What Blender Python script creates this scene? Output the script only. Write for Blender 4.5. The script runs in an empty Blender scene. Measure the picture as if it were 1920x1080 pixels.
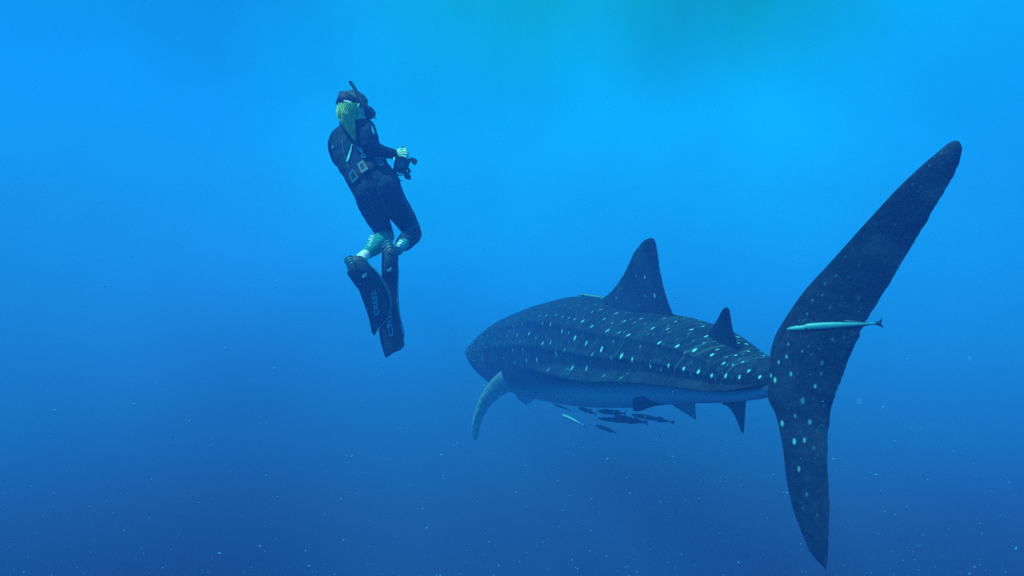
import bpy, bmesh, math, random
import numpy as np
from mathutils import Vector, Matrix
from mathutils.bvhtree import BVHTree
from mathutils.geometry import tessellate_polygon

sc = bpy.context.scene
random.seed(7); rng = np.random.default_rng(7)
COL = sc.collection

# ------------------------------------------------------------------ camera
F = 1251.0                      # focal length in pixels of the 1920 wide photograph
cam_d = bpy.data.cameras.new('camera'); cam = bpy.data.objects.new('camera', cam_d); COL.objects.link(cam)
cam_d.sensor_width = 36; cam_d.lens = 36 * F / 1920; cam_d.clip_start = .05; cam_d.clip_end = 400
cam.location = (0, 0, 0); cam.rotation_euler = (math.radians(90), 0, 0)
sc.camera = cam
def P(u, v, Y):                 # where a point seen at (u, v) lies at Y metres in front
    return Vector(((u - 960) / F * Y, Y, (540 - v) / F * Y))

# ------------------------------------------------------------------ light: open water all round, sky through the surface overhead
SUN = Vector((-.52, -.34, 1)).normalized()
sun_d = bpy.data.lights.new('sun', 'SUN'); sun = bpy.data.objects.new('sun', sun_d); COL.objects.link(sun)
sun_d.energy = 5.0; sun_d.angle = math.radians(3); sun_d.color = (.40, .92, .95)
sun.rotation_euler = SUN.to_track_quat('Z', 'Y').to_euler()
w = bpy.data.worlds.new('World'); sc.world = w; w.use_nodes = True
nt = w.node_tree; nt.nodes.clear(); N = nt.nodes.new; L = nt.links.new
def srgb(r, g, b):
    f = lambda c: (c / 255 / 12.92) if c <= 10 else ((c / 255 + .055) / 1.055) ** 2.4
    return (f(r), f(g), f(b), 1)
tc = N('ShaderNodeTexCoord'); sep = N('ShaderNodeSeparateXYZ'); L(tc.outputs['Generated'], sep.inputs[0])
def M(op, a, b=None, clamp=False):
    m = N('ShaderNodeMath'); m.operation = op; m.use_clamp = clamp
    for i, x in enumerate((a, b)):
        if x is None: continue
        if isinstance(x, (int, float)): m.inputs[i].default_value = x
        else: L(x, m.inputs[i])
    return m.outputs[0]
X, Yd, Z = sep.outputs
hyp = M('SQRT', M('ADD', M('MULTIPLY', X, X), M('MULTIPLY', Yd, Yd)))
az = M('DIVIDE', X, hyp)                                  # -1 left .. 1 right
el = M('MULTIPLY_ADD', Z, .5); el.node.inputs[2].default_value = .5
def ramp(stops):
    r = N('ShaderNodeValToRGB'); cr = r.color_ramp; cr.interpolation = 'B_SPLINE'
    while len(cr.elements) > 1: cr.elements.remove(cr.elements[-1])
    for i, (z, c) in enumerate(stops):
        e = cr.elements[0] if i == 0 else cr.elements.new(z * .5 + .5)
        e.position = z * .5 + .5; e.color = tuple(q / 4 for q in c[:3]) + (1,)      # ramps hold 0..1, the background strength of 4 restores them
    L(el, r.inputs[0]); return r.outputs[0]
WL = [(-1, (0.002, 0.03, 0.12, 1)), (-0.6, (0.0026, 0.0055, 0.0, 1)), (-0.4, (0.0031, 0.0055, 0.0, 1)), (-0.2, (0.034, 0.0287, 0.0419, 1)), (0, (0.0286, 0.2649, 1.3608, 1)), (0.2, (0.0006, 0.3945, 1.3432, 1)), (0.42, (0.0016, 0.2103, 0.6541, 1)), (1, (0.02, 0.55, 1, 1))]
WC = [(-1, (0.002, 0.03, 0.12, 1)), (-0.6, (0.003, 0.0201, 0.048, 1)), (-0.4, (0.013, 0.0401, 0.148, 1)), (-0.2, (0.0292, 0.0712, 0.2001, 1)), (0, (0.0036, 0.3301, 1.6333, 1)), (0.2, (0.0, 0.54, 1.5164, 1)), (0.42, (0.0, 0.3831, 0.8818, 1)), (1, (0.03, 0.65, 1, 1))]
WR = [(-1, (0.002, 0.03, 0.12, 1)), (-0.6, (0.0003, 0.0044, 0.0, 1)), (-0.4, (0.0003, 0.0152, 0.0, 1)), (-0.2, (0.0379, 0.0, 0.0, 1)), (0, (0.0114, 0.3956, 1.9616, 1)), (0.2, (0.0, 0.3108, 1.1139, 1)), (0.42, (0.0, 0.5296, 1.2786, 1)), (1, (0.02, 0.55, 1, 1))]
SHAFT = .95; MURK = 1.0
rl, rc, rr = ramp(WL), ramp(WC), ramp(WR)
def mixc(f, a, b, mode='MIX'):
    m = N('ShaderNodeMix'); m.data_type = 'RGBA'; m.blend_type = mode
    if isinstance(f, (int, float)): m.inputs[0].default_value = f
    else: L(f, m.inputs[0])
    for k, x in ((6, a), (7, b)):
        if isinstance(x, tuple): m.inputs[k].default_value = x
        else: L(x, m.inputs[k])
    return m.outputs[2]
def smooth(x, a, b):
    m = N('ShaderNodeMapRange'); m.interpolation_type = 'SMOOTHSTEP'; L(x, m.inputs[0])
    m.inputs[1].default_value = a; m.inputs[2].default_value = b; return m.outputs[0]
wcol = mixc(smooth(az, -.44, -.12), rl, rc)
wcol = mixc(smooth(az, .30, .68), wcol, rr)
# shafts of greener light hanging below the surface
nv = N('ShaderNodeCombineXYZ'); L(M('MULTIPLY', M('DIVIDE', X, M('ADD', M('ABSOLUTE', Yd), .3)), 13.0), nv.inputs[0]); L(M('MULTIPLY', Z, 2.2), nv.inputs[1])
L(M('SIGN', Yd), nv.inputs[2])
nz = N('ShaderNodeTexNoise'); L(nv.outputs[0], nz.inputs[0]); nz.inputs['Scale'].default_value = 1.0; nz.inputs['Detail'].default_value = 2
shaft = M('MULTIPLY', M('MULTIPLY_ADD', smooth(nz.outputs[0], .20, .80), .55), smooth(Z, .21, .43))
shaft.node.inputs[0].links[0].from_node.inputs[2].default_value = .50
shaft = M('MULTIPLY', shaft, M('MULTIPLY', smooth(az, -.24, .00), M('SUBTRACT', 1.0, smooth(az, .38, .56))))
wcol = mixc(M('MULTIPLY', shaft, SHAFT), wcol, (0, .088, .105, 1))
# uneven murk
n2 = N('ShaderNodeTexNoise'); L(tc.outputs['Generated'], n2.inputs[0]); n2.inputs['Scale'].default_value = 3.2; n2.inputs['Detail'].default_value = 4
mk_ = M('MULTIPLY_ADD', n2.outputs[0], .70); mk_.node.inputs[2].default_value = .65
mkc = N('ShaderNodeCombineColor'); [L(mk_, mkc.inputs[k]) for k in range(3)]
wcol = mixc(MURK, wcol, mkc.outputs[0], 'MULTIPLY')
# the sky seen through the surface, straight overhead
sky = N('ShaderNodeTexSky'); sky.sky_type = 'NISHITA'; sky.sun_disc = False
sky.sun_elevation = math.asin(SUN.z); sky.sun_rotation = math.atan2(SUN.x, SUN.y)
skyc = mixc(1.0, sky.outputs[0], (.025, .04, .0425, 1), 'MULTIPLY')
wcol = mixc(smooth(Z, .62, .86), wcol, skyc)
bg = N('ShaderNodeBackground'); bg.inputs[1].default_value = 4.0; L(wcol, bg.inputs[0])
wo = N('ShaderNodeOutputWorld'); L(bg.outputs[0], wo.inputs[0])
w.cycles.sampling_method = 'MANUAL'; w.cycles.sample_map_resolution = 512
vs = sc.view_settings; vs.view_transform = 'Standard'; vs.look = 'None'; vs.exposure = 0; vs.gamma = 1; vs.use_curve_mapping = False
sc.cycles.max_bounces = 6; sc.cycles.volume_bounces = 0; sc.cycles.use_denoising = False

# ------------------------------------------------------------------ helpers
def mat(name, col, rough=.6, spec=.3, noise=None, bump=0, nscale=20, sub=0):
    m = bpy.data.materials.new(name); m.use_nodes = True; t = m.node_tree; b = t.nodes['Principled BSDF']
    b.inputs['Base Color'].default_value = (*col, 1); b.inputs['Roughness'].default_value = rough
    b.inputs['Specular IOR Level'].default_value = spec
    if noise or bump:
        c = t.nodes.new('ShaderNodeTexCoord'); n = t.nodes.new('ShaderNodeTexNoise')
        n.inputs['Scale'].default_value = nscale; n.inputs['Detail'].default_value = 6
        t.links.new(c.outputs['Object'], n.inputs[0])
        if noise:
            r = t.nodes.new('ShaderNodeValToRGB'); r.color_ramp.elements[0].position = .35; r.color_ramp.elements[1].position = .68
            r.color_ramp.elements[0].color = (*noise, 1); r.color_ramp.elements[1].color = (*col, 1)
            t.links.new(n.outputs[0], r.inputs[0]); t.links.new(r.outputs[0], b.inputs['Base Color'])
        if bump:
            bp = t.nodes.new('ShaderNodeBump'); bp.inputs['Strength'].default_value = bump; bp.inputs['Distance'].default_value = .01
            t.links.new(n.outputs[0], bp.inputs['Height']); t.links.new(bp.outputs[0], b.inputs['Normal'])
    return m
def link(name, me, parent=None, m=None, smooth_=True):
    o = bpy.data.objects.new(name, me); COL.objects.link(o)
    if parent: o.parent = parent; o.matrix_parent_inverse = parent.matrix_world.inverted() if parent.matrix_world != Matrix() else Matrix()
    if m:
        me.materials.clear()
        for x in (m if isinstance(m, (list, tuple)) else [m]): me.materials.append(x)
    if smooth_: me.polygons.foreach_set('use_smooth', [True] * len(me.polygons))
    return o
def from_py(name, V, Fc, parent=None, m=None, smooth_=True):
    me = bpy.data.meshes.new(name); me.from_pydata([tuple(v) for v in V], [], Fc); me.update()
    return link(name, me, parent, m, smooth_)
def empty(name, loc, label=None, cat=None, group=None):
    e = bpy.data.objects.new(name, None); COL.objects.link(e); e.location = loc; e.empty_display_size = .1
    e.matrix_world = Matrix.Translation(loc)
    tag(e, label, cat, group); return e
def tag(o, label=None, cat=None, group=None, kind=None):
    for k, x in (('label', label), ('category', cat), ('group', group), ('kind', kind)):
        if x: o[k] = x
    return o
def child(name, V, Fc, root, m, smooth_=True):
    """a part whose vertices are given in world coordinates"""
    top = root
    while top.parent: top = top.parent
    off = top.location
    V = [Vector(v) - off for v in V]
    me = bpy.data.meshes.new(name); me.from_pydata([tuple(v) for v in V], [], Fc); me.update()
    o = bpy.data.objects.new(name, me); COL.objects.link(o); o.parent = root
    for x in (m if isinstance(m, (list, tuple)) else [m]): me.materials.append(x)
    if smooth_: me.polygons.foreach_set('use_smooth', [True] * len(me.polygons))
    return o
def catmull(pts, n, wv=0.):
    """centripetal-ish spline through rows of numbers, n samples"""
    A = np.array(pts, float); k = len(A)
    d = np.r_[0, np.cumsum(np.maximum(np.linalg.norm(np.diff(A[:, :3], axis=0), axis=1), 1e-6))]
    t = np.linspace(0, 1, n); t = (t + wv * np.sin(np.pi * t) / np.pi) * d[-1]; out = np.zeros((n, A.shape[1]))
    m = np.zeros_like(A)
    m[1:-1] = ((A[2:] - A[1:-1]) / (d[2:] - d[1:-1])[:, None] * (d[1:-1] - d[:-2])[:, None] + (A[1:-1] - A[:-2]) / (d[1:-1] - d[:-2])[:, None] * (d[2:] - d[1:-1])[:, None]) / (d[2:] - d[:-2])[:, None]
    m[0] = (A[1] - A[0]) / (d[1] - d[0]); m[-1] = (A[-1] - A[-2]) / (d[-1] - d[-2])
    i = np.clip(np.searchsorted(d, t, side='right') - 1, 0, k - 2); h = (d[i + 1] - d[i]); x = (t - d[i]) / h
    x = x[:, None]; h = h[:, None]
    return (2*x**3 - 3*x**2 + 1) * A[i] + (x**3 - 2*x**2 + x) * h * m[i] + (-2*x**3 + 3*x**2) * A[i+1] + (x**3 - x**2) * h * m[i+1]
def grid_faces(n, m, off=0, wrap=True):
    i = np.arange(n - 1)[:, None]; j = np.arange(m if wrap else m - 1)[None, :]; j2 = (j + 1) % m
    a = i * m + j; b = i * m + j2; c = (i + 1) * m + j2; d = (i + 1) * m + j
    return (np.stack([a, b, c, d], -1).reshape(-1, 4) + off)
def np_mesh(name, V, Q, attrs=None):
    me = bpy.data.meshes.new(name); me.vertices.add(len(V)); me.vertices.foreach_set('co', V.astype(np.float32).ravel())
    me.loops.add(Q.size); me.loops.foreach_set('vertex_index', Q.astype(np.int32).ravel())
    me.polygons.add(len(Q)); me.polygons.foreach_set('loop_start', np.arange(0, Q.size, Q.shape[1], dtype=np.int32))
    me.polygons.foreach_set('loop_total', np.full(len(Q), Q.shape[1], dtype=np.int32))
    me.update(calc_edges=True); me.validate()
    me.polygons.foreach_set('use_smooth', np.ones(len(me.polygons), dtype=bool))
    for k, a in (attrs or {}).items():
        at = me.attributes.new(k, 'FLOAT', 'POINT'); at.data.foreach_set('value', a.astype(np.float32))
    return me

exec_parts = True
# ------------------------------------------------------------------ whale shark: one body surface with its fins
def sm(x, a, b):
    t = np.clip((x - a) / (b - a), 0, 1); return t * t * (3 - 2 * t)
SP = [  # u of the spine, v of back, v of belly, distance, half width, roll towards the viewer
 (899,650,658,9.15,.08,.00),(901,645,664,9.08,.20,.00),(907,636,678,8.98,.31,.02),(920,622,702,8.86,.40,.03),
 (947,605,725,8.66,.48,.05),(987,586,739,8.34,.55,.07),(1040,570,751,7.80,.59,.09),(1095,560,760,7.15,.57,.12),
 (1150,566,763,6.55,.52,.15),(1200,580,762,6.00,.45,.18),(1250,590,757,5.50,.37,.21),(1300,601,755,5.02,.30,.25),
 (1350,625,754,4.60,.235,.28),(1400,657,750,4.24,.17,.30),(1430,671,746,4.04,.12,.28),(1450,683,740,3.92,.08,.22),(1466,690,728,3.84,.03,.15)]
def YM(Y): return 9.9 + (Y - 9.15) * 1.25 + .25 * max(0, Y - 6.5) ** 2
rows = []
for u, a, b, Y, wd, ro in SP:
    Y2 = YM(Y); c = P(u, (a + b) / 2, Y2); rows.append((c.x, c.y, c.z, (b - a) / 2 / F * Y2, wd * (.5 + .5 * min(Y2 / Y, 1.1)), ro))
NI, NJ = 1080, 360
S_ = catmull(rows, NI, .5)
Tn = np.gradient(S_[:, :3], axis=0); Tn /= np.linalg.norm(Tn, axis=1)[:, None]
zz = np.array([0, 0, 1.]); U = zz - Tn * (Tn @ zz)[:, None]; U /= np.linalg.norm(U, axis=1)[:, None]
Sd = np.cross(Tn, U)
ro = S_[:, 5][:, None]; Sd, U = Sd * np.cos(ro) - U * np.sin(ro), U * np.cos(ro) + Sd * np.sin(ro)
arc = np.r_[0, np.cumsum(np.linalg.norm(np.diff(S_[:, :3], axis=0), axis=1))]; s = arc / arc[-1]
# nose rounding
cap = np.sqrt(np.clip(arc / .16, 0, 1)) * .9 + .1; cap = np.where(arc < .16, cap, 1)
H = np.maximum(S_[:, 3], .01) ; Wd = np.maximum(S_[:, 4], .008)
th = np.linspace(0, 2 * np.pi, NJ, endpoint=False)   # 0 = side facing the viewer, 90 deg = back
deg = (np.degrees(th) + 180) % 360 - 180             # -180..180
def bump(c, wdt): 
    a = np.abs(((deg - c) + 180) % 360 - 180); b = np.abs(((180 - deg - c) + 180) % 360 - 180)
    return np.exp(-(np.minimum(a, b) / wdt) ** 2)
cx, sz = np.cos(th), np.sin(th)
pw = (1.55 + .70 * sm(s, .02, .20))[:, None]; R = (np.abs(cx)[None] ** pw + np.abs(sz)[None] ** pw) ** (-1 / pw)
tailk = sm(s, .42, .72) * (1 - sm(s, .95, 1.0)) ; mid = sm(s, .10, .25) * (1 - sm(s, .88, .97))
R = R * (1 + .30 * tailk[:, None] * bump(-10, 4.5)[None] - .10 * tailk[:, None] * bump(-27, 12)[None])
R = R * (1 + mid[:, None] * (.036 * bump(14, 4) + .044 * bump(40, 4) - .012 * bump(30, 9) - .012 * bump(56, 8))[None])
R = R * (1 + (.05 * mid)[:, None] * bump(90, 6)[None])
V3 = S_[:, None, :3] + Sd[:, None, :] * (R * cx)[..., None] * (Wd * cap)[:, None, None] + U[:, None, :] * (R * sz)[..., None] * (H * cap)[:, None, None]
bodyV = V3.reshape(-1, 3); bodyQ = grid_faces(NI, NJ)[:, ::-1]
per = np.linalg.norm(np.diff(V3, axis=1, append=V3[:, :1]), axis=2)           # girth steps
circ = np.cumsum(per, axis=1)
nb = len(bodyV)
# caps as centre fans of quads are not needed: close with a ring collapsed to the spine
Vs, Qs, off = [bodyV], [bodyQ], nb
for row, idx, flip in ((0, 0, False), (NI - 1, (NI - 1) * NJ, True)):
    c = S_[row, :3]; Vs.append(c[None]); j = np.arange(NJ); q = np.stack([idx + j, idx + (j + 1) % NJ, np.full(NJ, off), np.full(NJ, off)], -1)
    off += 1
spot = np.zeros((NI, NJ)); 
pale = np.zeros((NI, NJ)); lim = -10 - 16 * (1 - sm(s, .35, .75))
dd = np.where(np.abs(deg) > 90, np.where(deg > 0, 180 - deg, -180 - deg), deg)   # mirrored to -90..90
pale = sm(lim[:, None] - dd[None, :], 0, 34)
AL = np.repeat(arc[:, None], NJ, 1); AC = dd[None] / 180 * np.pi * ((H + Wd) / 2)[:, None]; AL = AL - AC * (.15 + 1.1 * sm(s, .45, .9))[:, None]

#DEV
def proj(Vv): return np.stack([960 + F * Vv[..., 0] / Vv[..., 1], 540 - F * Vv[..., 2] / Vv[..., 1]], -1)
nrm = np.cross(np.gradient(V3, axis=1), np.gradient(V3, axis=0)); 
outw = V3 - S_[:, None, :3]; sg = np.sign((nrm * outw).sum(-1, keepdims=True)); nrm = nrm * sg; nrm /= np.linalg.norm(nrm, axis=2)[..., None] + 1e-9
facing = (nrm * V3).sum(-1) < 0
pxy = proj(V3)
def paint(i, j, la, lc, tilt, amp):
    """an oval mark round vertex (i, j): la along the body, lc round it (metres)"""
    di = int(max(la, lc) * 2.6 / max(arc[i] - arc[i-1] if i else .008, 1e-4)) + 2
    i0, i1 = max(0, i - di), min(NI, i + di + 1)
    dj = int(max(la, lc) * 2.6 / max(per[i, j], 1e-4)) + 2; js = (np.arange(j - dj, j + dj + 1)) % NJ
    D = V3[i0:i1][:, js] - V3[i, j]; C = V3[i, (j + 1) % NJ] - V3[i, j - 1]; C /= np.linalg.norm(C)
    a = D @ Tn[i]; c = D @ C; a2 = a * math.cos(tilt) + c * math.sin(tilt); c2 = -a * math.sin(tilt) + c * math.cos(tilt)
    val = amp * (1 - sm(np.sqrt((a2 / la) ** 2 + (c2 / lc) ** 2), .7, 1.25))
    blk = spot[np.ix_(range(i0, i1), js)]; spot[np.ix_(range(i0, i1), js)] = np.maximum(blk, val)
# spots seen on the near flank: (u, v, height in px, strength)
SPT = """1099,643,9,.8 1128,655,11,1 1165,668,12,1 1185,676,11,1 1219,685,11,.95 1253,687,11,.95 1281,693,12,1 1309,697,12,1 1334,705,11,.9 1361,705,11,.9 1386,707,10,.8 1425,707,8,1
1092,603,8,.8 1110,612,7,.8 1139,620,9,.9 1178,628,9,1 1236,642,9,.95 1270,649,10,1 1302,657,11,1 1335,665,9,1 1357,681,9,.7 1404,695,9,.8 1374,684,7,.5
1156,587,7,.8 1171,602,7,.8 1185,584,7,.7 1202,598,7,.8 1224,615,8,.9 1252,617,7,.7 1296,618,8,.8 1324,631,8,.9 1380,666,7,.8 1267,603,6,.8 1245,597,6,.6 1393,679,7,.7
1132,703,8,.55 1165,708,9,.5 1100,690,10,.6 1073,690,11,.65 1078,633,9,.95 1043,662,9,.8 1027,694,8,.5 1006,675,8,.8 987,676,7,.6 965,680,7,.5 961,656,7,.7 980,654,7,.8
1017,644,7,.8 1032,643,7,.5 1054,621,7,.8 1066,623,6,.5 1032,609,7,.8 1017,607,6,.7 992,626,7,.8 970,628,6,.8 1005,633,5,.7 979,607,5,.6 1011,592,5,.7 1025,591,5,.7 1043,591,5,.7 1055,594,5,.7
1067,596,5,.7 1078,598,5,.7 1161,623,7,.6 1145,672,9,.35 1110,664,8,.4 1058,657,7,.4 1200,650,7,.4 1215,626,6,.4 1240,690,8,.4 1265,693,7,.5 1295,700,8,.5 1296,680,6,.3 1320,643,6,.5 1345,655,8,.5
1127,580,5,.6 1110,585,5,.6 1098,578,4,.6 1085,572,4,.5 1070,577,4,.5 1133,598,6,.6 1148,605,5,.5 1060,571,4,.5 1047,574,4,.4 1117,571,4,.7 1130,565,4,.6
940,640,4,.6 945,650,4,.6 950,632,4,.6 932,646,4,.5 928,636,4,.6 936,626,4,.6 955,620,5,.6 948,610,4,.6 963,611,4,.6 925,652,4,.5 918,641,4,.5 911,651,4,.5 905,645,4,.5 958,641,4,.5
915,630,4,.5 924,622,4,.5 938,613,4,.5 952,602,4,.5 968,597,4,.6 983,592,4,.6 996,586,4,.6 975,641,5,.5 1101,715,6,.3 1132,720,6,.25 1150,640,7,.3 1190,604,7,.4 1210,607,6,.4"""
hits = []
for tkn in SPT.split():
    u, v, hp, amp = map(float, tkn.split(','))
    d = ((pxy - (u, v)) ** 2).sum(-1) + np.where(facing, 0, 1e6) ; k = int(d.argmin()); i, j = divmod(k, NJ)
    if d[i, j] > 30: continue
    Y = V3[i, j, 1]; lc = hp / 2 / F * Y * 1.0; 
    hits.append((i, j, lc, amp)); jm = (NJ // 2 - j) % NJ
    for jj, sgn in ((j, 1), (jm, -1)):
        paint(i, jj, lc * .60, lc * 1.12, -sgn * (.25 + .75 * float(s[i] > .55) * (s[i] - .55) / .45 if deg[j] > -5 else .08), amp)
# many fine dots over the head and faint ones between the rows
for _ in range(420):
    i = int(rng.integers(12, 150)); j = int(rng.integers(0, NJ))
    if dd[j] > -15: paint(i, j, .010, .016, 0, float(rng.uniform(.3, .6)))
for _ in range(260):
    i = int(rng.integers(130, NI - 60)); j = int(rng.integers(0, NJ))
    if dd[j] > -12: paint(i, j, .010 * (1.2 - s[i] * .5), .022 * (1.2 - s[i] * .6), .3, float(rng.uniform(.06, .18)))
if 0: pass
trunk = np.repeat((.10 + .90 * sm(s, .55, .85))[:, None], NJ, 1) * sm(dd, -14, 2)[None]
vattr = {'trunk': [trunk.ravel()], 'spot': [spot.ravel()], 'pale': [pale.ravel()], 'al': [AL.ravel()], 'ac': [AC.ravel()]}
Vs = [bodyV]; off = nb
def add(Vn, Qn, sp, pl):
    global off
    Vs.append(Vn); Qs.append(Qn + off); off += len(Vn)
    vattr['spot'].append(sp); vattr['pale'].append(pl); vattr['trunk'].append(np.zeros(len(Vn)))
    vattr['al'].append(Vn[:, 1] * .9 + 3); vattr['ac'].append(Vn[:, 2])
# snout cap
for row in (0, NI - 1):
    ring = V3[row]; c = S_[row, :3]
    add(np.stack([ring, ring * .4 + c * .6, ring * .02 + c * .98]).reshape(-1, 3), grid_faces(3, NJ), np.zeros(3 * NJ), np.zeros(3 * NJ))

def fin(stations, p0, n, thick, ns=260, mc=60, spots=(), belly=0., root_flare=None, warp=None, rag=0., paleside=0.):
    """an aerofoil-sectioned fin; stations are (leading u, v, trailing u, v) traced on the plane through p0 with normal n"""
    p0 = np.array(p0, float); n = np.array(n, float); n /= np.linalg.norm(n)
    def onp(u, v):
        d = np.array([(u - 960) / F, 1, (540 - v) / F]); return d * ((p0 @ n) / (d @ n))
    Rw = [np.r_[onp(a, b), onp(c, d)] for a, b, c, d in stations]
    St = catmull(Rw, ns); A, B = St[:, :3], St[:, 3:]
    t = np.linspace(0, 1, ns); chord = np.linalg.norm(B - A, axis=1)
    if rag:
        rr_ = np.interp(t, np.linspace(0, 1, 110), rng.normal(0, 1, 110)) * rag; B = B + (B - A) / (chord[:, None] + 1e-6) * rr_[:, None]
    c = (1 - np.cos(np.linspace(0, np.pi, mc))) / 2
    prof = 2.6 * (np.sqrt(c) * .55 * (1 - c) ** .9 + .12 * c * (1 - c)) + .012
    prof[0] = 0; prof[-1] = .0
    tk = np.array([thick(x) for x in t]) if callable(thick) else np.full(ns, thick)
    tk = np.minimum(tk, chord * .22 + .002)
    up = A[:, None] + (B - A)[:, None] * c[None, :, None]
    if warp is not None: up = up + n * warp(t[:, None], c[None, :])[..., None]
    hh = (tk[:, None] * prof[None])[..., None] * n
    V = np.concatenate([up + hh, (up - hh)[:, -2:0:-1]], 1); m = V.shape[1]
    Q = grid_faces(ns, m); Vf = V.reshape(-1, 3); sp = np.zeros(len(Vf)); pp = proj(Vf)
    for tkn in spots:
        u, v, hp, amp = tkn; q = onp(u, v); D = Vf - q
        d2 = np.hypot(D[:, 0] * n[1] - D[:, 1] * n[0], D[:, 2] * .5); lc = hp / 2 / F * q[1] * .88
        sp = np.maximum(sp, amp * (1 - sm(d2 / lc * 1.9, .6, 1.25)))
    add(Vf, Q, sp, np.full(len(Vf), paleside) )
    return V
def mkn(i): return Sd[i]
# caudal fin, swung round to face the viewer
CN = (.5, .86, 0); 
CA = [(1797,269,1799,272),(1792,266.5,1802,279),(1783,269,1800.5,293),(1756,289,1792,320),(1702,336,1764,370),(1622,420,1711,458),(1556,493,1667,533),(1507,547,1627,596),(1473,596,1603,646),
 (1453,631,1587,684),(1444,667,1575,716),(1443,705,1566,742),(1441,748,1558,769),(1454,775,1555,795),(1461,802,1553,815),(1469,843,1553,850),(1476,899,1555,900),
 (1487,947,1557,945),(1506,998,1556,995),(1521,1030,1555,1025),(1543,1054,1553,1052),(1551,1060,1552,1061)]
csp = [tuple(map(float, t.split(','))) for t in """1764,290,5,.35 1742,313,6,.3 1711,347,6,.3 1642,421,4,.4 1679,421,4,.3 1611,496,7,.2 1660,487,7,.15 1568,517,5,.5 1547,532,6,.5 1542,553,6,.45 1524,563,6,.6
1637,527,5,.25 1609,560,9,.2 1556,576,8,.2 1514,589,6,.6 1578,556,4,.3 1480,644,6,.6 1561,637,9,.25 1582,634,6,.25 1517,648,6,.25 1506,657,5,.7 1477,667,8,.8 1462,678,8,.7 1542,680,10,.3 1485,699,9,.8 1447,703,8,.9 1455,711,11,.95
1530,723,9,.7 1507,749,15,.35 1493,777,9,.45 1468,792,13,.9 1520,789,11,.6 1491,825,13,1 1510,822,11,.7 1500,876,11,.6 1528,836,9,.2 1515,922,10,.2 1508,947,8,.15 1540,700,9,.2 1590,520,6,.15 1600,470,8,.12 1650,440,7,.1 1545,760,8,.15""".split()]
csp = [(a_, b_, c_, d_ * (.5 if b_ < 600 else .75)) for a_, b_, c_, d_ in csp]
for _ in range(90):
    q_ = CA[int(rng.integers(2, 19))]; g_ = rng.uniform(.1, .9); csp.append((q_[0] + (q_[2] - q_[0]) * g_, q_[1] + (q_[3] - q_[1]) * g_ + rng.uniform(-25, 25), float(rng.choice([3., 4., 6.])), float(rng.uniform(.03, .13))))
fork = P(1450, 705, YM(3.74))
fin(CA, fork, CN, lambda t: .016 + .075 * math.exp(-((t - .56) / .12) ** 2), ns=420, mc=90, spots=csp, rag=.0013, warp=lambda t, c: -.16 * (t - .5) ** 2 + .05 * np.sin(t * 5) * c + .010 * np.sin(t * 40) * c ** 2)
# dorsal fins and the anal fin stand on the body's own middle plane
def body_i(u): return int(np.abs(960 + F * S_[:, 0] / S_[:, 1] - u).argmin())
D1 = [(1222,446,1223,447),(1216,447,1228,452),(1208,451,1231,464),(1198,462,1234,482),(1189,474,1237,505),(1181,492,1242,528),(1172,510,1248,552),(1160,530,1255,573),(1147,546,1262,591),(1128,562,1250,600),(1110,580,1238,612)]
i = body_i(1205); dsp = [(1213,519,9,.9),(1214,519,6,.5),(1231,554,9,.8),(1163,558,6,.8),(1170,541,4,.5),(1215,555,8,.3),(1193,489,6,.2),(1190,535,5,.2),(1242,580,5,.6),(1171,517,4,.4),(1205,570,7,.2)]
fin(D1, S_[i, :3], Sd[i], lambda t: .025 + .10 * t ** 2, spots=dsp, rag=.003)
D2 = [(1361,576,1362,576),(1358,578,1367,580),(1353,584,1369,590),(1347,595,1372,607),(1340,607,1376,625),(1331,618,1382,642),(1322,628,1386,653),(1315,640,1378,665)]
i = body_i(1352); fin(D2, S_[i, :3] , Sd[i], lambda t: .012 + .04 * t ** 2, ns=140, mc=40, rag=.002)
AF = [(1393,813,1394,813),(1389,805,1395,806),(1384,793,1396,793),(1377,778,1397,778),(1368,765,1398,763),(1355,757,1399,750),(1345,748,1398,738),(1338,735,1392,722)]
i = body_i(1375); fin(AF, S_[i, :3], Sd[i], lambda t: .010 + .03 * t ** 2, ns=140, mc=40, rag=.002, paleside=.15)
# pelvic fins
PF = [(1187,769,1188,771),(1186,757,1203,770),(1187,748,1222,763),(1203,744,1245,758),(1228,742,1270,757),(1250,735,1290,752)]
fin(PF, P(1240, 745, YM(5.35)), (.35, .75, .55), .03, ns=120, mc=40, paleside=.05)
PG = [(1306,788,1305,787),(1292,779,1305,778),(1276,769,1304,765),(1262,760,1303,752),(1255,745,1300,738)]
fin(PG, P(1290, 745, YM(5.45)), (-.2, .9, .25), .02, ns=120, mc=40, paleside=.35)
# pectoral fins, sweeping down and out
pcs = []
PC = [(889,826,893,824),(885,818,897,815),(884,800,900,800),(886,785,904,787),(891,770,911,773),(903,739,933,748),(922,712,962,732),(942,694,990,722),(962,678,1010,712)]
pr = random.Random(4)
for k in range(90):
    t = pr.random() ** .8; a = [(889,815),(886,790),(893,765),(908,735),(930,710),(952,694),(975,690)]; b = [(896,812),(900,795),(915,768),(938,745),(960,732),(985,722),(1000,715)]
    x = t * 5.99; q = int(x); f = x - q; g = pr.random() * .9 + .05
    l = [a[q][z] * (1 - f) + a[q + 1][z] * f for z in (0, 1)]; r = [b[q][z] * (1 - f) + b[q + 1][z] * f for z in (0, 1)]
    pcs.append((l[0] * (1 - g) + r[0] * g, l[1] * (1 - g) + r[1] * g, pr.choice([4.5, 6, 7]), pr.uniform(.6, 1)))
fin(PC, P(960, 700, YM(7.98)), (.25, .9, .42), lambda t: .02 + .035 * t, ns=240, mc=70, spots=pcs, paleside=.55)
PR = [(986,758,987,759),(980,754,990,757),(974,750,996,754),(968,744,1000,750),(966,736,1010,743),(966,728,1020,735)]
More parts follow.
